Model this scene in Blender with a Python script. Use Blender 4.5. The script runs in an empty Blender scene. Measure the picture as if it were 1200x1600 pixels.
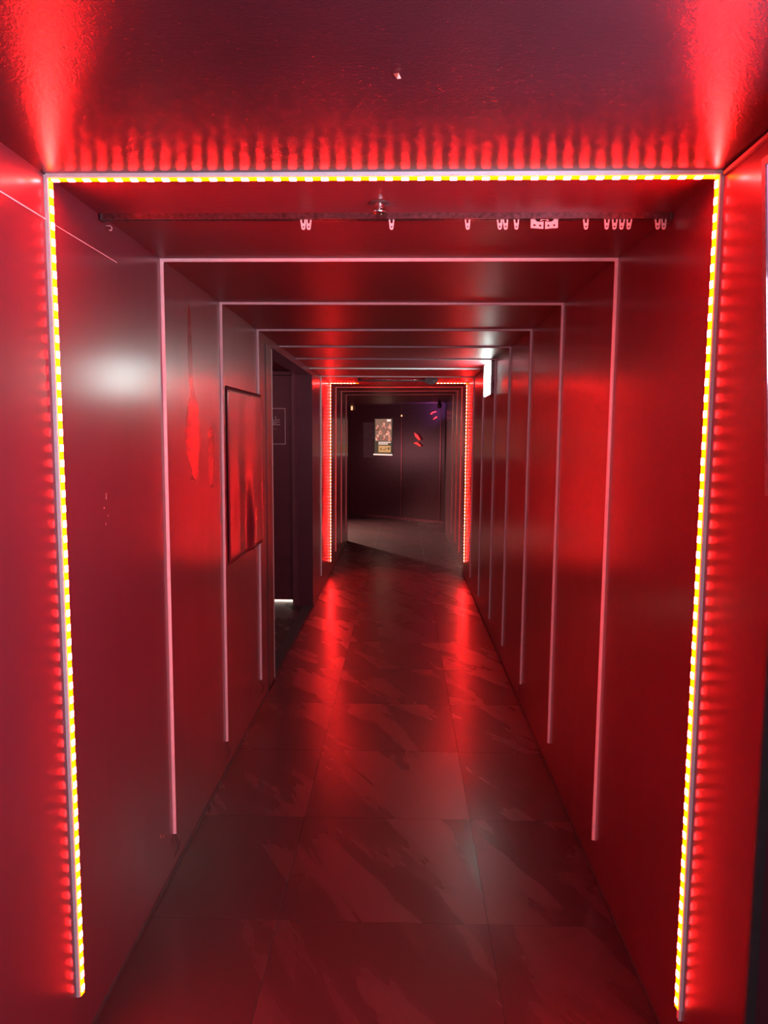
import bpy, bmesh, math, random
from mathutils import Vector, Matrix
random.seed(7)
scene = bpy.context.scene
COL = scene.collection
PI = math.pi

# ------------------------------------------------------------------ camera, world, lights, exposure
XL, XR, ZC, EYE = -0.753, 0.647, 1.989, 1.4494
PITCH, YAW, ROLL, FPX = 0.10391, 0.025135, 0.00571, 1140.18
cp, sp, cy, sy, cr, sr = (math.cos(PITCH), math.sin(PITCH), math.cos(YAW), math.sin(YAW), math.cos(ROLL), math.sin(ROLL))
fwd = Vector((-sy * cp, cy * cp, -sp))
rgt = Vector((cy, sy, 0))
upv = rgt.cross(fwd)
r2 = rgt * cr + upv * sr
u2 = -rgt * sr + upv * cr
cd = bpy.data.cameras.new('camera')
cam = bpy.data.objects.new('camera', cd)
COL.objects.link(cam)
m = Matrix((r2, u2, -fwd)).transposed().to_4x4()
m.translation = Vector((0, 0, EYE))
cam.matrix_world = m
cd.sensor_fit = 'VERTICAL'
cd.sensor_height = 24.0
cd.lens = FPX / 1600 * 24.0
cd.clip_start = 0.02
scene.camera = cam
vs = scene.view_settings
vs.view_transform = 'Standard'
vs.look = 'None'
vs.exposure = 0.0
vs.gamma = 1.0
vs.use_curve_mapping = False
w = bpy.data.worlds.new('world')
scene.world = w
w.use_nodes = True
w.node_tree.nodes['Background'].inputs[0].default_value = (0.55, 0.40, 0.62, 1)
w.node_tree.nodes['Background'].inputs[1].default_value = 0.06
scene.cycles.max_bounces = 7
scene.cycles.diffuse_bounces = 3
scene.cycles.glossy_bounces = 5
scene.cycles.sample_clamp_indirect = 8.0
scene.cycles.use_denoising = True

LED_L = 700.0                       # radiance of one LED chip
LED_COL = (1.0, 0.013, 0.015)
EXIT_L = 30.0
BOX_L = 46.0


def area(name, loc, target, size, power, col, shape='RECTANGLE', size_y=None):
    l = bpy.data.lights.new(name, 'AREA')
    l.shape = shape
    l.size = size
    if size_y:
        l.size_y = size_y
    l.energy = power
    l.color = col
    o = bpy.data.objects.new(name, l)
    COL.objects.link(o)
    o.location = loc
    o.rotation_euler = (Vector(target) - Vector(loc)).to_track_quat('-Z', 'Y').to_euler()
    return o


# lamps of the room beyond the corridor: a warm one round the left corner, a purple one by the ceiling
rl = area('room_lamp', (-2.25, 12.4, 1.85), (-0.4, 10.8, 0.0), 0.18, 55, (1.0, 0.52, 0.42))
rl.data.spread = math.radians(80)
area('end_wall_fill', (-3.6, 11.6, 1.1), (-0.2, 12.9, 0.9), 1.6, 14, (1.0, 0.34, 0.38))  # soft fill added to lift the black end wall
area('lobby_fill', (-1.7, 4.7, 1.9), (-1.3, 6.2, 1.2), 0.3, 5, (1.0, 0.36, 0.44))  # unseen fill added in the lobby so the door sign shows
area('purple_lamp', (0.50, 12.0, 1.80), (0.40, 12.2, 2.0), 0.10, 3.0, (0.35, 0.25, 1.0))


# unseen fill added behind the camera to whiten the pale strips
area('strip_fill', (0.1, -1.35, 1.55), (0.0, 3.0, 1.3), 0.9, 14, (1.0, 0.82, 1.0))


# ------------------------------------------------------------------ materials
def newmat(name):
    mt = bpy.data.materials.new(name)
    mt.use_nodes = True
    nt = mt.node_tree
    return mt, nt, nt.nodes['Principled BSDF']


def N(nt, kind, **kw):
    n = nt.nodes.new(kind)
    for k, v in kw.items():
        setattr(n, k, v)
    return n


def mathn(nt, op, a, b=None, c=None):
    n = nt.nodes.new('ShaderNodeMath')
    n.operation = op
    for i, v in enumerate((a, b, c)):
        if v is None:
            continue
        if isinstance(v, (int, float)):
            n.inputs[i].default_value = v
        else:
            nt.links.new(v, n.inputs[i])
    return n.outputs[0]


def noise(nt, scale, detail=3, rough=0.5, vec=None, dist=0.0):
    n = nt.nodes.new('ShaderNodeTexNoise')
    n.inputs['Scale'].default_value = scale
    n.inputs['Detail'].default_value = detail
    n.inputs['Roughness'].default_value = rough
    n.inputs['Distortion'].default_value = dist
    if vec is not None:
        nt.links.new(vec, n.inputs['Vector'])
    return n.outputs['Fac']


def mapping(nt, scale=(1, 1, 1), rot=(0, 0, 0), loc=(0, 0, 0)):
    tc = nt.nodes.new('ShaderNodeTexCoord')
    mp = nt.nodes.new('ShaderNodeMapping')
    mp.inputs['Scale'].default_value = scale
    mp.inputs['Rotation'].default_value = rot
    mp.inputs['Location'].default_value = loc
    nt.links.new(tc.outputs['Object'], mp.inputs['Vector'])
    return mp.outputs['Vector']


def ramp(nt, fac, stops):
    r = nt.nodes.new('ShaderNodeValToRGB')
    e = r.color_ramp.elements
    e[0].position, e[0].color = stops[0][0], (*stops[0][1], 1)
    e[1].position, e[1].color = stops[-1][0], (*stops[-1][1], 1)
    for p, c in stops[1:-1]:
        x = e.new(p)
        x.color = (*c, 1)
    nt.links.new(fac, r.inputs[0])
    return r.outputs[0]


def maprange(nt, v, a, b, c, d):
    n = nt.nodes.new('ShaderNodeMapRange')
    nt.links.new(v, n.inputs[0])
    for i, x in zip((1, 2, 3, 4), (a, b, c, d)):
        n.inputs[i].default_value = x
    return n.outputs[0]


def bump(nt, bs, h, strength, dist):
    b = nt.nodes.new('ShaderNodeBump')
    b.inputs['Strength'].default_value = strength
    b.inputs['Distance'].default_value = dist
    nt.links.new(h, b.inputs['Height'])
    nt.links.new(b.outputs[0], bs.inputs['Normal'])


def simple(name, col, rough=0.5, metal=0.0, spec=0.5, noise_scale=60, var=0.15, bmp=0.0):
    mt, nt, bs = newmat(name)
    v = mapping(nt)
    f = noise(nt, noise_scale, 3, 0.5, v)
    c = ramp(nt, f, [(0.3, tuple(x * (1 - var) for x in col)), (0.7, tuple(min(1, x * (1 + var)) for x in col))])
    nt.links.new(c, bs.inputs['Base Color'])
    bs.inputs['Roughness'].default_value = rough
    bs.inputs['Metallic'].default_value = metal
    bs.inputs['Specular IOR Level'].default_value = spec
    if bmp:
        bump(nt, bs, f, bmp, 0.002)
    return mt


def emis(name, col, strength, sampling='AUTO'):
    mt, nt, bs = newmat(name)
    bs.inputs['Base Color'].default_value = (*[min(1, c) for c in col], 1)
    bs.inputs['Emission Color'].default_value = (*col, 1)
    bs.inputs['Emission Strength'].default_value = strength
    try:
        mt.cycles.emission_sampling = sampling
    except Exception:
        pass
    return mt


def wall_mat(name, base=(0.115, 0.030, 0.045), rough=(0.34, 0.38), scuff=None, peel=0.10, spec=0.25):
    """dark satin paint on board: faint mottling, vertical drip-like gloss variation, orange peel"""
    mt, nt, bs = newmat(name)
    v = mapping(nt)
    n1 = noise(nt, 3.0, 4, 0.55, v)
    c = ramp(nt, n1, [(0.3, tuple(x * .92 for x in base)), (0.7, tuple(x * 1.08 for x in base))])
    nt.links.new(c, bs.inputs['Base Color'])
    vv = mapping(nt, scale=(6, 6, 0.9))
    n2 = noise(nt, 2.2, 3, 0.5, vv)
    r = maprange(nt, n2, 0.2, 0.8, rough[0], rough[1])
    if scuff:
        tc = nt.nodes.new('ShaderNodeTexCoord')
        sep = nt.nodes.new('ShaderNodeSeparateXYZ')
        nt.links.new(tc.outputs['Object'], sep.inputs[0])
        wob = noise(nt, 14, 3, 0.6, v)
        wob = mathn(nt, 'MULTIPLY', mathn(nt, 'SUBTRACT', wob, 0.5), 1.6)
        total = None
        for (y0, z0, ry, rz) in scuff:
            a = mathn(nt, 'POWER', mathn(nt, 'ABSOLUTE', mathn(nt, 'DIVIDE', mathn(nt, 'SUBTRACT', sep.outputs[1], y0), ry)), 2.0)
            b = mathn(nt, 'POWER', mathn(nt, 'ABSOLUTE', mathn(nt, 'DIVIDE', mathn(nt, 'SUBTRACT', sep.outputs[2], z0), rz)), 2.0)
            d = mathn(nt, 'ADD', mathn(nt, 'ADD', a, b), wob)
            s = maprange(nt, d, 0.75, 1.1, 1.0, 0.0)
            total = s if total is None else mathn(nt, 'MAXIMUM', total, s)
        r = mathn(nt, 'SUBTRACT', r, mathn(nt, 'MULTIPLY', total, 0.20))
    nt.links.new(r, bs.inputs['Roughness'])
    bs.inputs['Specular IOR Level'].default_value = spec
    bs.inputs['Coat Weight'].default_value = 0.8
    bs.inputs['Coat Roughness'].default_value = 0.21
    n3 = noise(nt, 420, 2, 0.5, v)
    n4 = noise(nt, 9, 3, 0.5, v)
    h = mathn(nt, 'ADD', mathn(nt, 'MULTIPLY', n3, peel), mathn(nt, 'MULTIPLY', n4, 0.05))
    bump(nt, bs, h, 0.3, 0.0018)
    return mt


M = {}
M['wall'] = wall_mat('dark_satin_wall', scuff=[(2.62, 1.44, 0.09, 0.17), (2.86, 1.36, 0.05, 0.12), (2.6, 1.72, 0.03, 0.2)])
M['wall_r'] = wall_mat('dark_satin_wall_right')
M['ceil'] = None


def ceiling_mat(name, base, r0, r1, k_fine, k_brush, spec):
    mt, nt, bs = newmat(name)
    v = mapping(nt)
    n1 = noise(nt, 4, 3, 0.5, v)
    c = ramp(nt, n1, [(0.3, tuple(x * .93 for x in base)), (0.7, tuple(x * 1.07 for x in base))])
    nt.links.new(c, bs.inputs['Base Color'])
    nt.links.new(maprange(nt, n1, 0.1, 0.9, r0, r1), bs.inputs['Roughness'])
    bs.inputs['Specular IOR Level'].default_value = spec
    fine = noise(nt, 230, 3, 0.6, v)
    vv = mapping(nt, scale=(9, 30, 9), rot=(0, 0, 0.25))
    brush = noise(nt, 3.0, 3, 0.5, vv, 0.2)
    h = mathn(nt, 'ADD', mathn(nt, 'MULTIPLY', fine, k_fine), mathn(nt, 'MULTIPLY', brush, k_brush))
    bump(nt, bs, h, 0.4, 0.0025)
    return mt


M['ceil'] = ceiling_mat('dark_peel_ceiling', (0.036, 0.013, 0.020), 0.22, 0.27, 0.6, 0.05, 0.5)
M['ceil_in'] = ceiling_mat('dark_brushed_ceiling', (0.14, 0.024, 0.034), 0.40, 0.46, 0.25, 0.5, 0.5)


def floor_mat():
    mt, nt, bs = newmat('slate_floor_tiles')
    tc = nt.nodes.new('ShaderNodeTexCoord')
    sep = nt.nodes.new('ShaderNodeSeparateXYZ')
    nt.links.new(tc.outputs['Object'], sep.inputs[0])
    ux = mathn(nt, 'DIVIDE', mathn(nt, 'ADD', sep.outputs[0], 0.363 + 63.0), 0.63)
    uy = mathn(nt, 'DIVIDE', mathn(nt, 'SUBTRACT', sep.outputs[1], 2.046 - 59.7), 0.597)

    def edge(u, size):
        f = mathn(nt, 'FRACT', u)
        d = mathn(nt, 'MINIMUM', f, mathn(nt, 'SUBTRACT', 1.0, f))
        return mathn(nt, 'MULTIPLY', d, size)
    d = mathn(nt, 'MINIMUM', edge(ux, 0.63), edge(uy, 0.597))
    joint = maprange(nt, d, 0.0012, 0.0026, 1.0, 0.0)
    # per-tile shift of the veins
    comb = nt.nodes.new('ShaderNodeCombineXYZ')
    nt.links.new(mathn(nt, 'FLOOR', ux), comb.inputs[0])
    nt.links.new(mathn(nt, 'FLOOR', uy), comb.inputs[1])
    wn = nt.nodes.new('ShaderNodeTexWhiteNoise')
    wn.noise_dimensions = '3D'
    nt.links.new(comb.outputs[0], wn.inputs['Vector'])
    mul = nt.nodes.new('ShaderNodeVectorMath')
    mul.operation = 'SCALE'
    nt.links.new(wn.outputs['Color'], mul.inputs[0])
    mul.inputs['Scale'].default_value = 2.0
    mp = mapping(nt, scale=(1 / 5.0, 1 / 1.2, 1.0), rot=(0, 0, math.radians(31)))
    mp.node.vector_type = 'TEXTURE'
    add = nt.nodes.new('ShaderNodeVectorMath')
    nt.links.new(mp, add.inputs[0])
    nt.links.new(mul.outputs[0], add.inputs[1])
    vein = noise(nt, 0.95, 4, 0.5, add.outputs[0], 0.35)
    patch = maprange(nt, vein, 0.49, 0.58, 0.0, 1.0)
    fine = noise(nt, 160, 3, 0.6, tc.outputs['Object'])
    rough = mathn(nt, 'ADD', mathn(nt, 'MULTIPLY', patch, -0.08), 0.44)
    rough = mathn(nt, 'ADD', rough, mathn(nt, 'MULTIPLY', fine, 0.10))
    rough = mathn(nt, 'ADD', rough, mathn(nt, 'MULTIPLY', joint, 0.4))
    nt.links.new(rough, bs.inputs['Roughness'])
    nt.links.new(mathn(nt, 'ADD', mathn(nt, 'MULTIPLY', patch, 0.07), 0.24), bs.inputs['Coat Roughness'])
    mx = nt.nodes.new('ShaderNodeMix')
    mx.data_type = 'RGBA'
    nt.links.new(patch, mx.inputs[0])
    mx.inputs[6].default_value = (0.034, 0.012, 0.014, 1)
    mx.inputs[7].default_value = (0.058, 0.022, 0.026, 1)
    m2 = nt.nodes.new('ShaderNodeMix')
    m2.data_type = 'RGBA'
    nt.links.new(joint, m2.inputs[0])
    nt.links.new(mx.outputs[2], m2.inputs[6])
    m2.inputs[7].default_value = (0.010, 0.009, 0.009, 1)
    nt.links.new(m2.outputs[2], bs.inputs['Base Color'])
    h = mathn(nt, 'ADD', mathn(nt, 'MULTIPLY', vein, 0.8), mathn(nt, 'MULTIPLY', fine, 0.22))
    h = mathn(nt, 'SUBTRACT', h, mathn(nt, 'MULTIPLY', joint, 0.7))
    bump(nt, bs, h, 0.5, 0.003)
    bs.inputs['Specular IOR Level'].default_value = 0.8
    nt.links.new(mathn(nt, 'ADD', mathn(nt, 'MULTIPLY', patch, 0.28), 0.66), bs.inputs['Coat Weight'])
    bs.inputs['Coat Roughness'].default_value = 0.26
    bs.inputs['Coat IOR'].default_value = 1.75
    return mt


M['floor'] = floor_mat()
M['pale'] = simple('pale_strip_silicone', (0.85, 0.80, 0.81), 0.30, noise_scale=30, var=0.06)
M['channel'] = simple('pale_aluminium_channel', (0.85, 0.80, 0.82), 0.4, noise_scale=40, var=0.05)
M['tape'] = emis('lit_tape', (14.0, 0.98, 0.0), 1.0, 'NONE')
M['led'] = emis('lit_led', LED_COL, LED_L, 'FRONT')
M['led_side'] = emis('lit_led_side', LED_COL, LED_L * 0.24)
M['black'] = simple('black_gloss', (0.08, 0.024, 0.032), 0.28, noise_scale=20)
M['blackmat'] = simple('black_matt', (0.02, 0.018, 0.02), 0.55, noise_scale=20)
M['jamb'] = simple('dark_grey_jamb', (0.055, 0.05, 0.052), 0.35, noise_scale=40, bmp=0.2)
M['alcove'] = simple('alcove_paint', (0.15, 0.045, 0.06), 0.5, noise_scale=6)
M['rail'] = simple('brushed_rail_metal', (0.20, 0.09, 0.10), 0.28, metal=0.9, noise_scale=90, var=0.4, bmp=0.3)
M['white'] = simple('white_plastic', (0.75, 0.73, 0.72), 0.45, noise_scale=30, var=0.05)
M['chrome'] = simple('chrome', (0.85, 0.82, 0.8), 0.18, metal=1.0, noise_scale=30, var=0.05)
M['sheet'] = wall_mat('vinyl_sheet', base=(0.17, 0.026, 0.044), rough=(0.32, 0.36), peel=0.03)
M['white_line'] = simple('sign_paint', (0.70, 0.62, 0.62), 0.6, noise_scale=30, var=0.04)
M['beige'] = simple('beige_letter', (0.45, 0.38, 0.28), 0.6, noise_scale=30, var=0.04)
M['exit'] = emis('exit_face', (0.82, 1.0, 0.97), EXIT_L)
M['green'] = emis('exit_green', (0.10, 1.0, 0.45), 8.0)
M['grey'] = simple('grey_plastic', (0.35, 0.33, 0.33), 0.5, noise_scale=30, var=0.05)
M['screen_w'] = emis('screen_white', (0.86, 0.80, 1.0), BOX_L)
M['screen_p'] = emis('screen_purple', (0.60, 0.22, 0.50), 1.2)
M['slit'] = emis('under_door_light', (1.0, 0.80, 0.68), 6.0)
M['bez'] = simple('dark_grey_bezel', (0.16, 0.15, 0.16), 0.4, noise_scale=90, var=0.2)


# ------------------------------------------------------------------ mesh helpers
def link(name, bm, mat, parent=None, loc=(0, 0, 0), smooth=False):
    me = bpy.data.meshes.new(name)
    bmesh.ops.recalc_face_normals(bm, faces=bm.faces)
    bm.to_mesh(me)
    bm.free()
    if mat:
        me.materials.append(mat)
    if smooth:
        for p in me.polygons:
            p.use_smooth = True
    o = bpy.data.objects.new(name, me)
    COL.objects.link(o)
    o.location = loc
    if parent:
        o.parent = parent
    return o


def box(bm, x0, x1, y0, y1, z0, z1, bev=0.0):
    vs_ = [bm.verts.new((x, y, z)) for x in (x0, x1) for y in (y0, y1) for z in (z0, z1)]
    fs = [(0, 1, 3, 2), (4, 6, 7, 5), (0, 4, 5, 1), (2, 3, 7, 6), (0, 2, 6, 4), (1, 5, 7, 3)]
    faces = [bm.faces.new([vs_[i] for i in f]) for f in fs]
    if bev:
        es = set(e for f in faces for e in f.edges)
        bmesh.ops.bevel(bm, geom=list(es), offset=bev, segments=2, affect='EDGES', clamp_overlap=True)
    return bm


def bx(*a, bev=0.0):
    return box(bmesh.new(), *a, bev=bev)


def obox(bm, p0, p1, side, nrm, w_, h_, off=0.0):
    """box running from p0 to p1, w_ wide along side (centred on off), h_ tall along nrm"""
    p0, p1, side, nrm = Vector(p0), Vector(p1), Vector(side).normalized(), Vector(nrm).normalized()
    vv = []
    for p in (p0, p1):
        for s in (-0.5, 0.5):
            for h in (0, 1):
                vv.append(bm.verts.new(p + side * (off + s * w_) + nrm * (h * h_)))
    for f in [(0, 1, 3, 2), (4, 6, 7, 5), (0, 4, 5, 1), (2, 3, 7, 6), (0, 2, 6, 4), (1, 5, 7, 3)]:
        bm.faces.new([vv[i] for i in f])
    return bm


def half_round(bm, p0, p1, side, nrm, w_, h_, off=0.0, seg=6):
    p0, p1, side, nrm = Vector(p0), Vector(p1), Vector(side).normalized(), Vector(nrm).normalized()
    prof = [(-0.5, 0.0), (-0.5, 0.35)] + [(-0.5 * math.cos(PI * i / seg), 0.35 + 0.65 * math.sin(PI * i / seg)) for i in range(1, seg)] + [(0.5, 0.35), (0.5, 0.0)]
    rings = []
    for p in (p0, p1):
        rings.append([bm.verts.new(p + side * (off + a * w_) + nrm * (b * h_)) for a, b in prof])
    n = len(prof)
    for i in range(n):
        j = (i + 1) % n
        bm.faces.new([rings[0][i], rings[0][j], rings[1][j], rings[1][i]])
    bm.faces.new(rings[0])
    bm.faces.new(list(reversed(rings[1])))
    return bm


def tube(bm, pts, r, seg=8):
    pts = [Vector(p) for p in pts]
    rings = []
    for i, p in enumerate(pts):
        d = (pts[min(i + 1, len(pts) - 1)] - pts[max(i - 1, 0)]).normalized()
        a = d.orthogonal().normalized()
        b = d.cross(a)
        rr = r[i] if isinstance(r, (list, tuple)) else r
        rings.append([bm.verts.new(p + (a * math.cos(2 * PI * k / seg) + b * math.sin(2 * PI * k / seg)) * rr) for k in range(seg)])
    # keep rings aligned
    for i in range(len(rings) - 1):
        best = min(range(seg), key=lambda s: sum((rings[i][k].co - rings[i + 1][(k + s) % seg].co).length for k in range(seg)))
        rings[i + 1] = rings[i + 1][best:] + rings[i + 1][:best]
        for k in range(seg):
            j = (k + 1) % seg
            bm.faces.new([rings[i][k], rings[i][j], rings[i + 1][j], rings[i + 1][k]])
    bm.faces.new(rings[0])
    bm.faces.new(rings[-1])
    return bm


def lathe(bm, prof, seg=24, c=(0, 0)):
    rings = [[bm.verts.new((c[0] + r * math.cos(2 * PI * k / seg), c[1] + r * math.sin(2 * PI * k / seg), z)) for k in range(seg)] for r, z in prof]
    for i in range(len(rings) - 1):
        for k in range(seg):
            j = (k + 1) % seg
            bm.faces.new([rings[i][k], rings[i][j], rings[i + 1][j], rings[i + 1][k]])
    bm.faces.new(rings[0])
    bm.faces.new(rings[-1])
    return bm


def tag(o, label, cat, group=None, kind=None):
    o['label'] = label
    o['category'] = cat
    if group:
        o['group'] = group
    if kind:
        o['kind'] = kind
    return o


def struct(name, bm, mat, label=None, parent=None):
    o = link(name, bm, mat, parent)
    if parent is None:
        o['kind'] = 'structure'
    if label:
        o['label'] = label
        o['category'] = name.split('_')[0]
    return o


def empty(name, loc):
    o = bpy.data.objects.new(name, None)
    COL.objects.link(o)
    o.location = loc
    return o


# ------------------------------------------------------------------ the setting
YD0, YD1 = 4.20, 6.085          # doorway in the left wall
YE_L, YE_R = 10.0, 10.92        # ends of the corridor walls
T = 0.12
struct('floor', bx(-6.0, 3.0, -1.5, 19.0, -0.10, 0.0), M['floor'], 'black slate tiled floor running down the corridor')
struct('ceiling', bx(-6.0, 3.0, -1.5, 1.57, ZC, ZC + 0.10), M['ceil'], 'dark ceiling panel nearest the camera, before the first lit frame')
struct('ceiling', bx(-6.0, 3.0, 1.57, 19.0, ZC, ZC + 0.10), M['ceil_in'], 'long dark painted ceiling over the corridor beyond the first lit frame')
struct('wall_left', bx(XL - T, XL, -1.5, YD0, 0, ZC), M['wall'], 'near stretch of dark glossy corridor wall before the left doorway')
struct('wall_left', bx(XL - T, XL, YD1, YE_L, 0, ZC), M['wall_r'], 'far stretch of dark left wall beyond the doorway')
struct('wall_left', bx(XL - T, XL, YD0, YD1, 1.945, ZC), M['wall_r'], 'shallow lintel above the left doorway')
struct('wall_right', bx(XR, XR + T, 1.275, YE_R, 0, ZC), M['wall_r'], 'long dark glossy corridor wall on the right')
struct('wall_right', bx(XR + 0.075, XR + T, -1.5, 1.275, 0, ZC), M['blackmat'], 'set back black wall at the right edge of the photo')
# lit edge trim of the near end of the right wall, and the ceiling cove bead there
struct('trim_1', bx(XR - 0.004, XR + 0.014, 1.262, 1.2745, 0.03, 1.93, bev=0.002), M['jamb'], 'narrow edge trim on the near end of the right wall')
bmx = bmesh.new()
tube(bmx, [(XR - 0.003, y, ZC - 0.006 - 0.003 * math.sin(y * 9)) for y in (0.2, 0.5, 0.8, 1.0, 1.2, 1.4, 1.545)], 0.006, 6)
struct('trim_2', bmx, M['jamb'], 'thin bead along the ceiling edge of the right wall')
# film edge on the left wall
bmx = bmesh.new()
obox(bmx, (XL, 1.0, 1.899), (XL, 1.575, 1.897), (0, 0, 1), (1, 0, 0), 0.0025, 0.0015)
obox(bmx, (XL, 1.605, 1.897), (XL, 1.95, 1.897), (0, 0, 1), (1, 0, 0), 0.0015, 0.001)
struct('trim_3', bmx, M['channel'], 'thin raised film edge along the top of the left wall')
# baseboards
struct('baseboard_left', bx(XL, XL + 0.004, -1.5, YD0, 0, 0.012), M['jamb'])
struct('baseboard_left', bx(XL, XL + 0.004, YD1, YE_L, 0, 0.012), M['jamb'])
struct('baseboard_right', bx(XR - 0.004, XR, 1.275, YE_R, 0, 0.012), M['jamb'])
# doorway: near jamb, far jamb, threshold
bmx = bx(XL - T, XL + 0.004, YD0 - 0.185, YD0 - 0.02, 0, 1.945)
struct('trim_4', bmx, M['jamb'], 'dark grey casing on the near side of the left doorway')
struct('trim_5', bx(XL - 0.004, XL + 0.005, YD0 - 0.02, YD0 + 0.004, 0.02, 1.935), M['white_line'], 'thin pale edge of the near doorway casing')
struct('trim_6', bx(XL - 0.085, XL - 0.01, YD0, YD1, 0.0, 0.006, bev=0.002), M['jamb'], 'narrow threshold strip across the left doorway')
# alcove beyond the doorway
struct('wall_alcove', bx(-0.925, XL - T + 0.001, 6.10, 6.30, 0, ZC), M['alcove'], 'dark door casing at the end of the side lobby')
struct('wall_alcove', bx(-3.0, -1.95, 6.27, 6.39, 0, ZC), M['alcove'])
struct('wall_alcove', bx(-3.1, -3.0, 3.2, 6.39, 0, ZC), M['alcove'])
struct('wall_alcove', bx(-3.1, XL - T, 3.1, 3.2, 0, ZC), M['alcove'])
struct('wall_alcove', bx(-1.95, -0.925, 6.27, 6.39, 1.96, ZC), M['alcove'])
bmx = bx(-1.945, -0.927, 6.275, 6.315, 0.012, 1.955, bev=0.003)
d1 = struct('door_1', bmx, M['alcove'], 'dark plain door with a light slit beneath at the end of the side lobby')
tag(d1, d1['label'], 'door')
struct('wall_back', bx(-3.1, -0.8, 6.50, 6.55, 0, ZC), M['alcove'])
# room beyond the corridor
A, B = Vector((-1.03, 13.61, 0)), Vector((0.77, 12.12, 0))
DIR = (B - A).normalized()
NRM = Vector((DIR.y, -DIR.x, 0)).normalized()
if NRM.y > 0:
    NRM = -NRM


def bw(x128, z128, off=0.0):
    """point of the slanting end wall seen past (x128, z128) on the plane y = 12.8"""
    k = x128 / 12.8
    t = (k * A.y - A.x) / (DIR.x - k * DIR.y)
    p = A + DIR * t
    return p.x + NRM.x * off, p.y + NRM.y * off, EYE + (z128 - EYE) * p.y / 12.8


pts = []
bmx = bmesh.new()
p0, p1 = A - DIR * 4.5, A + DIR * 3.0
obox(bmx, p0 - NRM * 0.1, p1 - NRM * 0.1, (0, 0, 1), NRM, ZC, 0.1, ZC / 2)
struct('wall_end', bmx, M['black'], 'slanting glossy black panelled wall at the far end')
bmx = bmesh.new()
for x128 in (-0.016, -0.93, 0.66):
    q = Vector(bw(x128, 1.4))
    obox(bmx, (q.x, q.y, 0.05), (q.x, q.y, ZC - 0.02), DIR, NRM, 0.02, 0.008)
struct('trim_7', bmx, M['rail'], 'slim vertical joint strips on the black end wall')
bmx = bmesh.new()
obox(bmx, p0 + Vector((0, 0, 0.0)), p1, NRM, (0, 0, 1), 0.014, 0.03)
struct('baseboard_end', bmx, M['rail'])
struct('wall_right', bx(XR + 0.05, XR + 0.17, YE_R, 12.6, 0, ZC), M['blackmat'], 'dark wall of the far room on the right')
struct('wall_far_left', bx(-6.0, -5.9, 9.9, 18.0, 0, ZC), M['blackmat'])
struct('wall_far_left', bx(-6.0, XL - T, 9.88, 9.99, 0, ZC), M['blackmat'])
# ------------------------------------------------------------------ LED strips
STRIP_W = 0.0105


def unlit(p0, p1, side, nrm, label, group='unlit pale LED strips', wd=STRIP_W):
    base = Vector(p0)
    bm_ = bmesh.new()
    half_round(bm_, Vector(p0) - base, Vector(p1) - base, side, nrm, wd, 0.0095)
    o = link('led_strip', bm_, M['pale'], None, base)
    return tag(o, label, 'led strip', group)


bm_ = bmesh.new()
box(bm_, -0.0056, 0.0056, -0.0075, 0.0075, 0.0, 0.0018, bev=0.0004)
LED_ME = bpy.data.meshes.new('led')
bmesh.ops.recalc_face_normals(bm_, faces=bm_.faces)
bm_.to_mesh(LED_ME)
bm_.free()
LED_ME.materials.append(M['led'])
LED_ME.materials.append(M['led_side'])
for p in LED_ME.polygons:
    p.material_index = 0 if p.normal.z > 0.9 else 1


def lit(p0, p1, side, nrm, label, pitch=0.0333, outer=1.0, wd=0.010):
    """lit tape: root empty > channel, tape, one led per chip; `side` points to the camera side"""
    p0, p1 = Vector(p0), Vector(p1)
    root = empty('lit_led_strip', p0)
    tag(root, label, 'led strip', 'lit red LED strips')
    q0, q1 = Vector((0, 0, 0)), p1 - p0
    sd, nv = Vector(side).normalized(), Vector(nrm).normalized()
    b1 = bmesh.new()
    prof = [(0.0108, 0), (0.0108, 0.0075), (0.0072, 0.0082), (-0.0068, 0.0105), (-0.0088, 0.0105), (-0.0088, 0)]
    ra = [[b1.verts.new(q + sd * a + nv * b) for a, b in prof] for q in (q0, q1)]
    for i in range(6):
        j = (i + 1) % 6
        b1.faces.new([ra[0][i], ra[0][j], ra[1][j], ra[1][i]])
    b1.faces.new(ra[0])
    b1.faces.new(ra[1][::-1])
    link('channel', b1, M['channel'], root)
    bn = (sd * 0.0023 + nv * 0.0140).normalized()
    bs_ = (sd * 0.0140 - nv * 0.0023).normalized()
    mid = sd * 0.0002 + nv * 0.0094
    b2 = bmesh.new()
    obox(b2, q0 + mid, q1 + mid, bs_, bn, 0.0140, 0.0008)
    link('tape', b2, M['tape'], root)
    L = (p1 - p0).length
    n = int(L / pitch)
    ax = (p1 - p0).normalized()
    sv = ax.cross(bn).normalized()
    rot = Matrix((sv, ax, bn)).transposed().to_4x4()
    for i in range(n):
        o = bpy.data.objects.new('led', LED_ME)
        COL.objects.link(o)
        o.parent = root
        mm = rot.copy()
        mm.translation = ax * (pitch * (i + 0.5)) + mid + bn * 0.0007
        o.matrix_local = mm
    return root


ORD = ['nearest', 'second', 'third', 'fourth', 'fifth', 'sixth', 'seventh', 'eighth', 'ninth', 'tenth', 'eleventh', 'twelfth']
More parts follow.
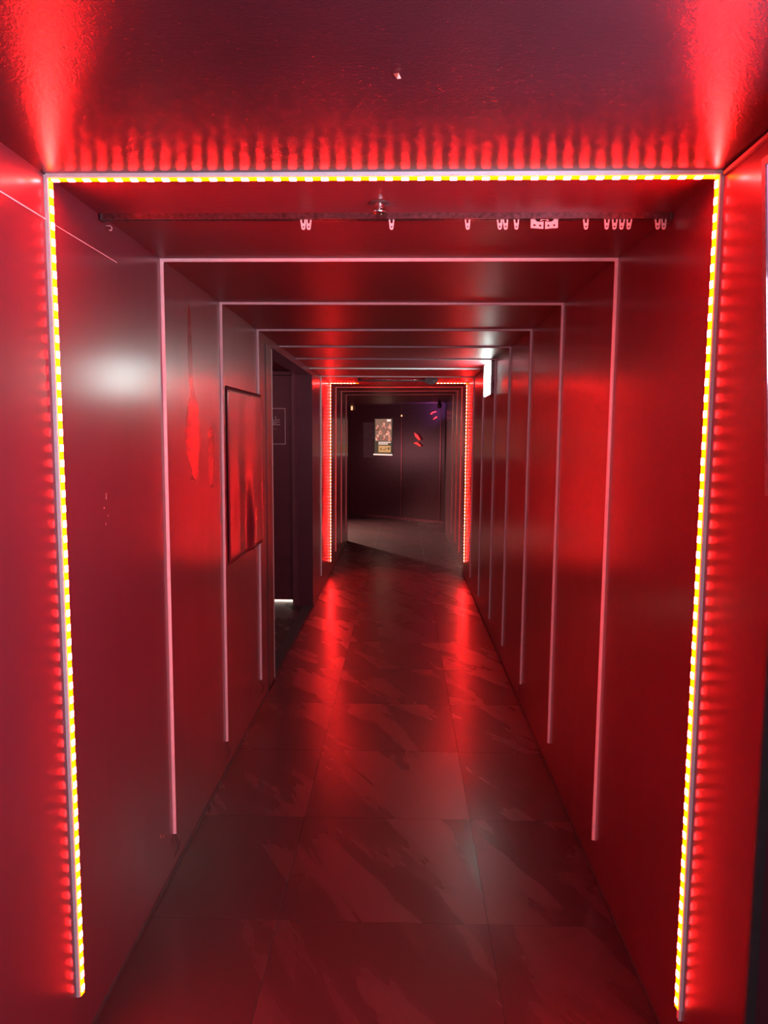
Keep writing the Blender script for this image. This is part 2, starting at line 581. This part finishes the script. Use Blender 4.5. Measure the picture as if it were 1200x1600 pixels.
# per frame: left (y top, y bottom, z bottom), right (same)
FR = [((1.576, 1.574, 0.137), (1.570, 1.562, 0.150)),
      ((2.303, 2.290, 0.128), (2.296, 2.315, 0.120)),
      ((3.039, 3.020, 0.132), (3.047, 3.067, 0.127)),
      ((3.799, 3.783, 0.145), (3.774, 3.825, 0.127)),
      (None, (4.495, 4.560, 0.124)),
      (None, (5.192, 5.255, 0.119)),
      (None, (5.930, 6.04, 0.114)),
      ((6.714, 6.680, 0.151), (6.738, 6.785, 0.129)),
      ((7.520, 7.497, 0.139), (7.420, 7.40, 0.165)),
      ((8.218, 8.160, 0.143), (8.10, 8.18, 0.135)),
      ((8.948, 8.925, 0.132), (8.78, 8.80, 0.170)),
      ((9.700, 9.68, 0.150), (9.50, 9.48, 0.180))]
for k, (lf, rt) in enumerate(FR):
    isl = k in (0, 8)
    far = ' in the far doorway cluster' if k > 8 else ''
    for nm, side_, x, n in (('left', lf, XL, (1, 0, 0)), ('right', rt, XR, (-1, 0, 0))):
        if side_ is None:
            continue
        yt, yb, zb = side_
        if isl:
            lab = ('glowing red LED strip running down the %s wall of the nearest frame' % nm) if k == 0 else \
                  ('small distant glowing red LED strip on the %s wall near the far room' % nm)
            ls = lit((x, yb, zb), (x, yt, ZC - 0.002), (0, -1, 0), n, lab)
            if k == 0 and nm == 'right':
                bmt = bmesh.new()
                obox(bmt, (0, 0, -0.028), (0, 0, -0.001), (0, -1, 0), n, 0.012, 0.006)
                link('unlit_tail', bmt, M['pale'], ls)
        else:
            lab = 'unlit pale LED strip down the %s wall, %s frame from the camera' % (nm, ORD[k])
            if nm == 'left' and k == 3:
                unlit((x, yb, zb), (x, yt, ZC - 0.001), (0, -1, 0), n, 'unlit pale LED strip on the left wall partly covered by the red vinyl sheet', wd=STRIP_W)
            else:
                unlit((x, yb, zb), (x, yt, ZC - 0.001), (0, -1, 0), n, lab)
    yl = lf[0] if lf else rt[0] - 0.01
    yr = rt[0]
    if k == 0:
        lit((XL + 0.004, yl, ZC), (XR - 0.004, yr, ZC), (0, -1, 0), (0, 0, -1), 'glowing red LED strip across the ceiling in the nearest frame')
    elif k == 8:
        xa, xb = -0.455, 0.332
        lit((XL + 0.004, yl, ZC), (xa, yl + (yr - yl) * 0.2, ZC), (0, -1, 0), (0, 0, -1), 'short glowing red LED strip on the far ceiling, left of the black bar')
        lit((xb, yl + (yr - yl) * 0.8, ZC), (XR - 0.004, yr, ZC), (0, -1, 0), (0, 0, -1), 'short glowing red LED strip on the far ceiling, right of the black bar')
    else:
        unlit((XL, yl, ZC), (XR, yr, ZC), (0, -1, 0), (0, 0, -1), 'unlit pale LED strip across the ceiling, %s frame from the camera' % ORD[k])

# loose wire ends under a few strips
for (x, y, z, sx, lab) in ((XL, 2.29, 0.128, 1, 'short loose wire end below the second left strip'), (XL, 3.02, 0.132, 1, 'short loose wire end below the third left strip'),
                           (XR, 3.825, 0.127, -1, 'thin loose wires hanging below the fourth right strip'), (XL, 3.783, 0.145, 1, 'short loose wire end below the sheet covered left strip')):
    bmx = bmesh.new()
    for j, dy in enumerate((0.0, 0.012)):
        tube(bmx, [(sx * 0.003, dy * .3, 0.0), (sx * 0.008, dy - 0.004, -0.02), (sx * 0.012, dy * 2 + 0.004, -0.05), (sx * 0.006, dy * 3 - 0.012, -0.075)], 0.0012, 5)
    o = link('loose_wire', bmx, M['jamb'], None, (x, y, z), True)
    tag(o, lab, 'wire', 'loose wire ends under the strips')

# ------------------------------------------------------------------ vinyl sheet over the fourth left strip
bmx = bmesh.new()
NU, NV = 28, 32
y0, y1, z0, z1 = 3.11, 3.835, 0.888, 1.658


def sheet_x(u, v):
    t_ = max(0.0, min(1.0, (u - 0.45) / 0.4))
    d = 0.0055 + 0.0090 * t_ * t_ * (3 - 2 * t_)
    d += 0.020 * math.exp(-((u - 0.62) / 0.10) ** 2 - ((v - 0.16) / 0.22) ** 2)
    d -= 0.002 * math.exp(-((u - 0.50) / 0.06) ** 2 - ((v - 0.2) / 0.25) ** 2)
    d += 0.010 * math.exp(-((u - 0.25) / 0.12) ** 2 - ((v - 0.3) / 0.3) ** 2)
    d += 0.0008 * math.sin(u * 9 + v * 4)
    return d


front = [[bmx.verts.new((sheet_x(i / NU, j / NV), (y1 - y0) * i / NU, (z1 - z0) * j / NV)) for j in range(NV + 1)] for i in range(NU + 1)]
back = [[bmx.verts.new((sheet_x(i / NU, j / NV) - 0.0012, (y1 - y0) * i / NU, (z1 - z0) * j / NV)) for j in range(NV + 1)] for i in range(NU + 1)]
for i in range(NU):
    for j in range(NV):
        bmx.faces.new([front[i][j], front[i + 1][j], front[i + 1][j + 1], front[i][j + 1]])
        bmx.faces.new([back[i][j + 1], back[i + 1][j + 1], back[i + 1][j], back[i][j]])
for i in range(NU):
    bmx.faces.new([front[i][0], back[i][0], back[i + 1][0], front[i + 1][0]])
    bmx.faces.new([front[i + 1][NV], back[i + 1][NV], back[i][NV], front[i][NV]])
for j in range(NV):
    bmx.faces.new([front[0][j + 1], back[0][j + 1], back[0][j], front[0][j]])
    bmx.faces.new([front[NU][j], back[NU][j], back[NU][j + 1], front[NU][j + 1]])
sh = link('vinyl_sheet', bmx, M['sheet'], None, (XL, y0, z0), True)
tag(sh, 'dark glossy buckled sheet fixed over the left wall before the doorway', 'sheet')
bmx = bmesh.new()
for (u, v) in ((0.02, 0.985), (0.55, 0.975), (0.62, 0.012)):
    lathe(bmx, [(0.004, -0.001), (0.004, 0.001), (0.001, 0.0025)], 10)
bmx.free()
for (u, v) in ((0.04, 0.97), (0.62, 0.975), (0.66, 0.025)):
    bmx = bmesh.new()
    lathe(bmx, [(0.0045, -0.001), (0.004, 0.0012), (0.0015, 0.0022)], 10)
    for vv in bmx.verts:
        vv.co = Vector((vv.co.z, vv.co.x, vv.co.y))
    link('screw', bmx, M['chrome'], sh, (sheet_x(u, v) + 0.001, (y1 - y0) * u, (z1 - z0) * v), True)

# ------------------------------------------------------------------ curtain rail, gliders, sprinkler
RY = 1.85
rail = empty('curtain_rail', (0, RY, ZC))
tag(rail, 'dull metal curtain rail spanning the ceiling behind the nearest lit frame', 'curtain rail')
bmx = bmesh.new()
x0, x1 = XL + 0.008, XR - 0.003
for (a, b, c, d) in ((-0.011, 0.011, -0.003, 0.0), (-0.011, -0.0085, -0.014, -0.003), (0.0085, 0.011, -0.014, -0.003), (-0.0085, -0.003, -0.014, -0.0118), (0.003, 0.0085, -0.014, -0.0118)):
    box(bmx, x0, x1, a, b, c, d)
link('track', bmx, M['rail'], rail)
bmx = bmesh.new()
box(bmx, x0 - 0.004, x0 + 0.006, -0.012, 0.012, -0.016, 0.0, bev=0.002)
link('end_cap', bmx, M['jamb'], rail)
bmx = bmesh.new()
box(bmx, x1 - 0.008, x1 + 0.002, -0.012, 0.012, -0.016, 0.0, bev=0.002)
link('end_cap', bmx, M['jamb'], rail)


def glider_bm(w_=0.0135, h_=0.024):
    """U-shaped plastic glider: open slot on top, round eye below"""
    bm_ = bmesh.new()
    outer = []
    for i in range(13):
        a = PI + PI * i / 12
        outer.append((w_ * 0.36 * math.cos(a), -h_ + w_ * 0.36 + w_ * 0.36 * math.sin(a)))
    outer += [(w_ * 0.5, -0.002), (w_ * 0.5, 0.0), (w_ * 0.22, 0.0)]
    for i in range(9):
        a = -PI * i / 8
        outer.append((w_ * 0.20 * math.cos(a), -h_ * 0.26 + w_ * 0.20 * math.sin(a)))
    outer += [(-w_ * 0.22, 0.0), (-w_ * 0.5, 0.0), (-w_ * 0.5, -0.002)]
    hole = [(w_ * 0.16 * math.cos(2 * PI * i / 12), -h_ * 0.70 + w_ * 0.16 * math.sin(2 * PI * i / 12)) for i in range(12)]

    def ring(pts_, y):
        return [bm_.verts.new((p[0], y, p[1])) for p in pts_]
    for y, yy in ((-0.0015, 0),):
        o1, h1 = ring(outer, -0.0015), ring(hole, -0.0015)
        o2, h2 = ring(outer, 0.0015), ring(hole, 0.0015)
    for a, b in ((o1, o2), (h1, h2)):
        n = len(a)
        for i in range(n):
            j = (i + 1) % n
            bm_.faces.new([a[i], a[j], b[j], b[i]])
    for a, b in ((o1, h1), (o2, h2)):
        es = []
        for L_ in (a, b):
            for i in range(len(L_)):
                e = bm_.edges.get((L_[i], L_[(i + 1) % len(L_)]))
                es.append(e)
        bmesh.ops.triangle_fill(bm_, edges=es, use_beauty=True)
    return bm_


GT = ZC - 0.0135
g0 = None
spots = [(-0.249, 'left one of the pair on the left part of the rail'), (-0.235, 'right one of the pair on the left part of the rail'),
         (-0.032, 'alone just right of the sprinkler'), (0.153, 'alone right of the rail centre'),
         (0.231, 'left one of the pair before the white carrier'), (0.2455, 'right one of the pair before the white carrier'),
         (0.272, 'nearest on the left of the white carrier'), (0.440, 'alone to the right of the white carrier'),
         (0.491, 'first of the row of four on the right'), (0.510, 'second of the row of four on the right'),
         (0.528, 'third of the row of four on the right'), (0.545, 'last of the row of four on the right'),
         (0.613, 'left one of the last pair by the right wall'), (0.628, 'right one of the last pair by the right wall')]
for x, d in spots:
    if g0 is None:
        g0 = link('curtain_glider', glider_bm(), M['white'])
        g = g0
    else:
        g = g0.copy()
        COL.objects.link(g)
    g.location = (x, RY, GT)
    g.rotation_euler = (0, random.uniform(-0.07, 0.07), random.uniform(-0.15, 0.15))
    tag(g, 'pale curtain glider, ' + d, 'curtain glider', 'curtain gliders on the rail')
# overlap carrier: two punched plates
car = empty('curtain_carrier', (0.340, RY, GT))
tag(car, 'wide pale two-piece curtain carrier with round holes on the rail', 'curtain carrier')
for s in (-1, 1):
    bmx = bmesh.new()
    outer = [(s * 0.002, -0.022), (s * 0.033, -0.021 + 0.001), (s * 0.033, 0.0), (s * 0.024, 0.0), (s * 0.018, -0.005), (s * 0.008, -0.006), (s * 0.002, -0.004)]
    holes = [(s * 0.010, -0.0145), (s * 0.024, -0.0135)]
    def rg(pts_, y):
        return [bmx.verts.new((p[0], y, p[1])) for p in pts_]
    loops = [outer] + [[(hx + 0.0028 * math.cos(2 * PI * i / 12), hz + 0.0028 * math.sin(2 * PI * i / 12)) for i in range(12)] for hx, hz in holes]
    fr_, bk_ = [rg(l, -0.0015) for l in loops], [rg(l, 0.0015) for l in loops]
    for a, b in zip(fr_, bk_):
        for i in range(len(a)):
            j = (i + 1) % len(a)
            bmx.faces.new([a[i], a[j], b[j], b[i]])
    for grp in (fr_, bk_):
        es = [bmx.edges.get((L_[i], L_[(i + 1) % len(L_)])) for L_ in grp for i in range(len(L_))]
        bmesh.ops.triangle_fill(bmx, edges=es, use_beauty=True)
    link('plate', bmx, M['white'], car)
bmx = bmesh.new()
tube(bmx, [(-0.010, 0, -0.003), (-0.004, 0, 0.001), (0.004, 0, 0.001), (0.010, 0, -0.003)], 0.0018, 6)
link('arm', bmx, M['white'], car, smooth=True)


def ring_bm(R_, r_, seg=16):
    bm_ = bmesh.new()
    rings = []
    for i in range(seg):
        a = 2 * PI * i / seg
        rings.append([bm_.verts.new(((R_ + r_ * math.cos(b)) * math.cos(a), r_ * math.sin(b), (R_ + r_ * math.cos(b)) * math.sin(a))) for b in [2 * PI * q / 6 for q in range(6)]])
    for i in range(seg):
        j = (i + 1) % seg
        for q in range(6):
            p = (q + 1) % 6
            bm_.faces.new([rings[i][q], rings[i][p], rings[j][p], rings[j][q]])
    return bm_


eye = link('eye_hook', ring_bm(0.0050, 0.0012), M['rail'], None, (0.641, RY, ZC - 0.0205), True)
tag(eye, 'tiny wire eye hanging at the right end of the curtain rail', 'hook')
bmx = bmesh.new()
tube(bmx, [(0, 0, 0.004), (0.012, 0, 0.004), (0.016, 0, -0.002), (0.013, 0, -0.008), (0.008, 0, -0.006)], 0.0014, 6)
hk = link('wall_hook', bmx, M['white'], None, (XL, 1.885, 1.968), True)
tag(hk, 'small pale hook on the left wall below the end of the curtain rail', 'hook')

spr = empty('sprinkler_head', (-0.060, 1.765, ZC))
tag(spr, 'small ribbed chrome sprinkler head on the ceiling in front of the curtain rail', 'sprinkler')
bmx = bmesh.new()
lathe(bmx, [(0.026, 0.0), (0.025, -0.002), (0.016, -0.003)], 28)
link('escutcheon', bmx, M['jamb'], spr, smooth=True)
bmx = bmesh.new()
lathe(bmx, [(0.009, -0.002), (0.009, -0.005), (0.0125, -0.0055), (0.0125, -0.0085), (0.006, -0.009), (0.006, -0.011), (0.0145, -0.0115), (0.0148, -0.0145), (0.006, -0.015)], 28)
link('body', bmx, M['chrome'], spr)
bmx = bmesh.new()
lathe(bmx, [(0.005, -0.016), (0.005, -0.020), (0.0165, -0.0205), (0.0160, -0.0225), (0.006, -0.0235), (0.002, -0.026)], 28)
link('deflector', bmx, M['chrome'], spr)

# ------------------------------------------------------------------ exit light on the right wall
ex = empty('exit_light', (XR, 5.435, 1.865))
tag(ex, 'bright white emergency exit light high on the right wall', 'exit light')
link('housing', bx(-0.022, 0.0, -0.195, 0.195, -0.112, 0.112, bev=0.004), M['grey'], ex)
lf_ = link('lit_face', bx(-0.036, -0.022, -0.195, 0.195, -0.118, 0.118, bev=0.005), M['exit'], ex)
lf_.data.materials.append(M['white'])
for p in lf_.data.polygons:
    if p.normal.x > -0.3:
        p.material_index = 1
bmx = bmesh.new()
fx = -0.0375
# running figure and arrow on the face
def gbar(p, q, wd):
    p, q = Vector((fx, *p)), Vector((fx, *q))
    d = (q - p).normalized()
    obox(bmx, p, q, d.cross(Vector((1, 0, 0))), (1, 0, 0), wd, 0.002)
gbar((0.03, 0.035), (0.01, -0.010), 0.024)
gbar((0.01, -0.010), (-0.03, -0.03), 0.014)
gbar((-0.03, -0.03), (-0.05, -0.06), 0.012)
gbar((0.012, -0.01), (0.035, -0.055), 0.014)
gbar((0.03, 0.03), (-0.01, 0.02), 0.010)
gbar((0.03, 0.03), (0.055, 0.0), 0.010)
link('pictogram', bmx, M['green'], ex)
bmx = bmesh.new()
tube(bmx, [(-0.010, -0.197, -0.02), (-0.010, -0.197, -0.06), (-0.004, -0.196, -0.075)], 0.004, 6)
link('cable', bmx, M['black'], ex, smooth=True)
link('bracket', bx(-0.030, 0.0, -0.190, -0.120, 0.112, 0.1235), M['black'], ex)

# ------------------------------------------------------------------ light box at the right edge
lb = empty('light_box', (0.0, 0, 0))
tag(lb, 'framed glowing display leaning off the right wall at the photo edge', 'display')


def lean(z):
    return 0.579 + (1.894 - z) * (0.616 - 0.579) / (1.894 - 1.355)


def leanbox(name, ya, yb, za, zb, o0, o1, mat):
    bm_ = bmesh.new()
    vv = [bm_.verts.new((lean(z) + o, y, z)) for o in (o0, o1) for y in (ya, yb) for z in (za, zb)]
    for f in [(0, 1, 3, 2), (4, 6, 7, 5), (0, 4, 5, 1), (2, 3, 7, 6), (0, 2, 6, 4), (1, 5, 7, 3)]:
        bm_.faces.new([vv[i] for i in f])
    return link(name, bm_, mat, lb)


LY0, LY1, LZ0, LZ1 = 0.45, 1.25, 1.352, 1.898
leanbox('panel', LY0, LY1 - 0.0, LZ0, LZ1, 0.004, 0.03, M['blackmat'])
leanbox('frame', LY1 - 0.012, LY1, LZ0, LZ1, -0.002, 0.004, M['bez'])
leanbox('frame', LY0, LY0 + 0.012, LZ0, LZ1, -0.002, 0.004, M['bez'])
leanbox('frame', LY0 + 0.012, LY1 - 0.012, LZ1 - 0.012, LZ1, -0.002, 0.004, M['bez'])
leanbox('frame', LY0 + 0.012, LY1 - 0.012, LZ0, LZ0 + 0.012, -0.002, 0.004, M['bez'])
leanbox('screen', LY0 + 0.012, LY1 - 0.012, LZ0 + 0.012, LZ1 - 0.012, 0.001, 0.004, M['screen_p'])
leanbox('bright_panel', LY0 + 0.05, LY1 - 0.018, 1.54, 1.71, 0.000, 0.0012, M['screen_w'])
bmx = bmesh.new()
for y in (0.55, 1.15):
    box(bmx, 0.625, XR + 0.076, y - 0.02, y + 0.02, 1.60, 1.64)
link('bracket', bmx, M['blackmat'], lb)

# ------------------------------------------------------------------ sign on the lobby door, light below the door
sg = empty('door_sign', (-1.16, 6.274, 1.526))
tag(sg, 'white outlined square sign with a character on the dark lobby door', 'sign')
bmx = bmesh.new()
hw, hh, lw = 0.155, 0.155, 0.0075
box(bmx, -hw, hw, -0.003, 0, hh - lw, hh)
box(bmx, -hw, hw, -0.003, 0, -hh, -hh + lw)
box(bmx, -hw, -hw + lw, -0.003, 0, -hh + lw, hh - lw)
box(bmx, hw - lw, hw, -0.003, 0, -hh + lw, hh - lw)
link('outline', bmx, M['white_line'], sg)
bmx = bmesh.new()


def st(x0_, z0_, x1_, z1_, wd=0.0085):
    p, q = Vector((x0_, 0, z0_)), Vector((x1_, 0, z1_))
    d = (q - p).normalized()
    obox(bmx, p, q, d.cross(Vector((0, 1, 0))), (0, -1, 0), wd, 0.003)


# a character with a right-hand part like the one visible: upright, short bars and a long base line
for dx in (-0.075, 0.030):
    st(dx + 0.0, 0.030, dx + 0.0, 0.075)
    st(dx - 0.020, 0.055, dx + 0.020, 0.058)
    st(dx - 0.022, 0.026, dx + 0.018, 0.034)
    st(dx + 0.040, 0.018, dx + 0.040, 0.085)
    st(dx + 0.040, 0.055, dx + 0.075, 0.055)
    st(dx + 0.024, 0.018, dx + 0.024, 0.055)
    st(dx + 0.026, 0.036, dx + 0.075, 0.036)
    st(dx + 0.012, 0.014, dx + 0.078, 0.014)
link('character', bmx, M['white_line'], sg)
bmx = bmesh.new()
for i in range(9):
    box(bmx, -0.085 + i * 0.019, -0.085 + i * 0.019 + 0.013, -0.002, 0, -0.026, -0.020)
link('small_text', bmx, M['beige'], sg)
sl = link('light_tube', bx(-1.60, -0.965, 6.325, 6.345, 0.0, 0.02, bev=0.004), M['slit'])
tag(sl, 'warm light showing through the gap under the dark lobby door', 'light')

# ------------------------------------------------------------------ black bar under the far ceiling
fb = empty('door_closer', (0, 6.98, ZC))
tag(fb, 'black bar fixture with an angular end under the far ceiling', 'door closer')
link('bar', bx(-0.428, 0.25, -0.02, 0.02, -0.030, -0.012, bev=0.004), M['black'], fb)
link('mount', bx(-0.43, -0.40, -0.02, 0.02, -0.020, 0.0, bev=0.003), M['blackmat'], fb)
bmx = bmesh.new()
tube(bmx, [(-0.40, -0.024, -0.016), (-0.25, -0.026, -0.012), (-0.08, -0.024, -0.018), (0.08, -0.026, -0.017), (0.22, -0.024, -0.008)], 0.0045, 8)
link('cable', bmx, M['chrome'], fb, smooth=True)
bmx = bmesh.new()
vv = [bmx.verts.new(p) for p in ((0.20, -0.04, 0), (0.325, -0.04, 0), (0.325, -0.04, -0.028), (0.27, -0.04, -0.060), (0.20, -0.04, -0.040),
                                 (0.20, 0.04, 0), (0.325, 0.04, 0), (0.325, 0.04, -0.028), (0.27, 0.04, -0.060), (0.20, 0.04, -0.040))]
bmx.faces.new(vv[:5])
bmx.faces.new(list(reversed(vv[5:])))
for i in range(5):
    j = (i + 1) % 5
    bmx.faces.new([vv[i], vv[j], vv[5 + j], vv[5 + i]])
link('head', bmx, M['black'], fb)
bmx = bmesh.new()
vv = [bmx.verts.new(p) for p in ((0.275, -0.0415, -0.020), (0.318, -0.0415, -0.018), (0.283, -0.0415, -0.044), (0.275, -0.0395, -0.020), (0.318, -0.0395, -0.018), (0.283, -0.0395, -0.044))]
bmx.faces.new(vv[:3])
bmx.faces.new(list(reversed(vv[3:])))
for i in range(3):
    j = (i + 1) % 3
    bmx.faces.new([vv[i], vv[j], vv[3 + j], vv[3 + i]])
link('lens_plate', bmx, M['grey'], fb)

# ------------------------------------------------------------------ far room: poster, small lights and reflection shapes
def poster_mat():
    mt, nt, bs = newmat('emissive_poster_print')
    v = mapping(nt)
    vo = nt.nodes.new('ShaderNodeTexVoronoi')
    vo.inputs['Scale'].default_value = 17
    nt.links.new(v, vo.inputs['Vector'])
    c = ramp(nt, noise(nt, 16, 4, 0.65, v, 1.0), [(0.36, (0.03, 0.012, 0.012)), (0.46, (0.22, 0.07, 0.05)), (0.56, (0.55, 0.22, 0.15)), (0.68, (0.72, 0.42, 0.30))])
    nt.links.new(c, bs.inputs['Base Color'])
    nt.links.new(c, bs.inputs['Emission Color'])
    bs.inputs['Emission Strength'].default_value = 1.5  # emission added in the print's own colours
    return mt


def wall_rect(bm_, xa, xb, za, zb, o0, o1):
    """slab on the slanting end wall between (xa, za) and (xb, zb) as seen on y = 12.8"""
    vv_ = []
    yc = bw((xa + xb) / 2, za)[1]
    for o in (o0, o1):
        for x in (xa, xb):
            p = bw(x, za, 0)
            for z in (za, zb):
                vv_.append(bm_.verts.new((p[0] + NRM.x * o, p[1] + NRM.y * o, EYE + (z - EYE) * yc / 12.8)))
    for f in [(0, 1, 3, 2), (4, 6, 7, 5), (0, 4, 5, 1), (2, 3, 7, 6), (0, 2, 6, 4), (1, 5, 7, 3)]:
        bm_.faces.new([vv_[i] for i in f])
    return bm_


po = empty('poster', (0, 0, 0))
tag(po, 'glowing portrait poster of a group with a text panel on the black end wall', 'poster')
M['pposter'] = poster_mat()
M['p_yellow'] = emis('poster_yellow', (0.62, 0.33, 0.13), 0.9)
M['p_green'] = emis('poster_dark_green', (0.07, 0.055, 0.035), 0.9)
M['p_white'] = emis('poster_white', (0.95, 0.70, 0.60), 1.1)
M['p_top'] = emis('poster_olive', (0.26, 0.14, 0.10), 0.9)
M['red_reflection_glow'] = emis('red_reflection_glow', (1.0, 0.06, 0.06), 0.9)
M['warm_glow'] = emis('warm_glow', (1.0, 0.50, 0.25), 1.2)
link('backing', wall_rect(bmesh.new(), -0.487, -0.182, 1.135, 1.749, 0.0, 0.012), M['p_green'], po)
link('picture', wall_rect(bmesh.new(), -0.470, -0.190, 1.36, 1.74, 0.012, 0.014), M['p_top'], po)
bmx = bmesh.new()
# the group: seven simple busts in three loose rows
for (x, z, s) in ((-0.43, 1.60, 1), (-0.32, 1.64, 1.1), (-0.225, 1.62, 1), (-0.38, 1.53, 1.1), (-0.26, 1.52, 1.1), (-0.43, 1.43, 1.1), (-0.32, 1.43, 1), (-0.225, 1.42, 1.1)):
    wall_rect(bmx, x - 0.014 * s, x + 0.014 * s, z, z + 0.035 * s, 0.014, 0.017)
    wall_rect(bmx, x - 0.032 * s, x + 0.030 * s, z - 0.055 * s, z - 0.004, 0.014, 0.016)
link('figures', bmx, M['pposter'], po)
link('badge', wall_rect(bmesh.new(), -0.27, -0.205, 1.70, 1.735, 0.014, 0.017), M['p_white'], po)
bmx = bmesh.new()
for i, zz in enumerate((1.328, 1.300)):
    n = 9 - 2 * i
    for j in range(n):
        wall_rect(bmx, -0.415 + j * 0.024, -0.415 + j * 0.024 + 0.019, zz, zz + 0.018, 0.012, 0.014)
link('headline', bmx, M['p_white'], po)
link('text_panel', wall_rect(bmesh.new(), -0.415, -0.205, 1.165, 1.280, 0.012, 0.014), M['p_yellow'], po)
bmx = bmesh.new()
for (xa, xb, za, zb) in ((-0.38, -0.365, 1.20, 1.24), (-0.34, -0.29, 1.205, 1.215), (-0.30, -0.27, 1.225, 1.235), (-0.25, -0.225, 1.21, 1.25)):
    wall_rect(bmx, xa, xb, za, zb, 0.014, 0.016)
link('print_marks', bmx, M['p_green'], po)
link('ledge', wall_rect(bmesh.new(), -0.495, -0.182, 1.112, 1.135, 0.0, 0.03), M['p_white'], po)
o = link('grey_reflection', wall_rect(bmesh.new(), -0.688, -0.50, 1.071, 1.681, 0.001, 0.005), simple('dull_grey_reflection', (0.16, 0.13, 0.14), 0.5, noise_scale=9, var=0.3))  # pale reflection in the black wall, built as a grey panel
tag(o, 'dull grey upright reflection on the end wall left of the glowing poster', 'sheet')
# lamps
for (nm, x, z, w_, h_, mat, lab) in (('wall_lamp', -0.878, 1.925, 0.022, 0.065, 'warm_glow', 'small warm upright lamp at the far left under the ceiling'),
                                     ('wall_lamp', -0.012, 1.80, 0.012, 0.03, 'warm_glow', 'tiny warm light on the joint right of the poster')):
    rt_ = empty(nm, (0, 0, 0))
    tag(rt_, lab, 'lamp')
    link('shade', wall_rect(bmesh.new(), x - w_ / 2, x + w_ / 2, z - h_ / 2, z + h_ / 2, 0.012, 0.030), M[mat], rt_)
    link('wall_plate', wall_rect(bmesh.new(), x - w_ / 2 - .004, x + w_ / 2 + .004, z - h_ / 2 - .006, z + h_ / 2 + .006, 0.0, 0.012), M['rail'], rt_)


def reflection_tube(pts128, r, lab, mat='red_reflection_glow'):  # emissive shapes stand in for red figures reflected in the black wall
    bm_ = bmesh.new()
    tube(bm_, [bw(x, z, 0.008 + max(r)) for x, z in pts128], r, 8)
    tag(link('red_reflection', bm_, M[mat], None, (0, 0, 0), True), lab, 'light', 'red reflections on the end wall')


reflection_tube([(0.225, 1.50), (0.26, 1.455), (0.315, 1.385)], [0.008, 0.028, 0.016], 'slanting red glowing reflection on the end wall, upper of the two low ones')
reflection_tube([(0.215, 1.33), (0.26, 1.325), (0.325, 1.28)], [0.008, 0.022, 0.016], 'slanting red glowing reflection on the end wall, lower of the two low ones')
reflection_tube([(0.50, 1.83), (0.53, 1.86), (0.59, 1.875)], [0.016, 0.012, 0.010], 'curved red reflection high on the right of the end wall')
reflection_tube([(0.54, 1.74), (0.575, 1.765), (0.60, 1.78)], [0.008, 0.014, 0.016], 'small red reflection just below the curved one')
# purple spotlight fixture under the far ceiling
sp_ = empty('spotlight', (0.56, 11.4, ZC))
tag(sp_, 'small dark spotlight under the ceiling of the far room', 'spotlight')
link('mount', bx(-0.02, 0.02, -0.02, 0.02, -0.035, 0.0, bev=0.003), M['blackmat'], sp_)
bmx = bmesh.new()
lathe(bmx, [(0.02, 0.05), (0.032, 0.045), (0.035, -0.04), (0.030, -0.045)], 18)
bmesh.ops.rotate(bmx, verts=bmx.verts, cent=(0, 0, 0), matrix=Matrix.Rotation(math.radians(70), 3, 'X'))
bmesh.ops.translate(bmx, verts=bmx.verts, vec=(0, 0, -0.065))
link('lamp_head', bmx, M['black'], sp_, smooth=True)

# ------------------------------------------------------------------ small marks
pm = simple('bare_pale_board', (0.55, 0.30, 0.28), 0.6)
for (y, z, a, b, lab) in ((1.830, 1.285, 0.003, 0.016, 'tall thin peeled paint speck at eye height on the left wall'),
                          (1.815, 1.262, 0.004, 0.005, 'tiny round peeled speck just left of the tall thin one'),
                          (1.838, 1.240, 0.003, 0.004, 'tiny peeled speck halfway down the cluster on the left wall'),
                          (1.822, 1.220, 0.004, 0.006, 'lowest peeled speck of the cluster on the left wall'),
                          (2.165, 0.183, 0.005, 0.010, 'upper peeled speck low on the left wall near the floor'),
                          (2.190, 0.170, 0.004, 0.008, 'lower peeled speck low on the left wall near the floor')):
    bmx = bmesh.new()
    obox(bmx, (0, 0, 0), (0, 0.001, b), (0, 1, 0), (1, 0, 0), a, 0.0009)
    tag(link('paint_speck', bmx, pm, None, (XL, y, z)), lab, 'paint speck', 'peeled paint specks on the left wall')
bmx = bmesh.new()
vv = [bmx.verts.new(p) for p in ((-0.006, 0, 0), (0.0, 0.008, -0.003), (0.006, 0.002, -0.006), (0.002, -0.007, -0.002), (0, 0, -0.0075))]
for f in ((0, 1, 4), (1, 2, 4), (2, 3, 4), (3, 0, 4), (0, 3, 2, 1)):
    bmx.faces.new([vv[i] for i in f])
o = link('paint_flake', bmx, simple('peeled_flake', (0.6, 0.4, 0.32), 0.6), None, (-0.013, 1.155, ZC))
tag(o, 'tiny pale curled flake stuck to the ceiling above the nearest frame', 'flake')

# ------------------------------------------------------------------ put each parent Empty at the base of its thing
for o in list(COL.objects):
    if o.type == 'EMPTY' and o.location.length < 1e-6:
        cs = [c.location + v.co for c in COL.objects if c.parent == o and c.type == 'MESH' for v in c.data.vertices]
        if not cs:
            continue
        b = Vector(((min(v.x for v in cs) + max(v.x for v in cs)) / 2, (min(v.y for v in cs) + max(v.y for v in cs)) / 2, min(v.z for v in cs)))
        o.location = b
        for c in COL.objects:
            if c.parent == o:
                c.data.transform(Matrix.Translation(-b))
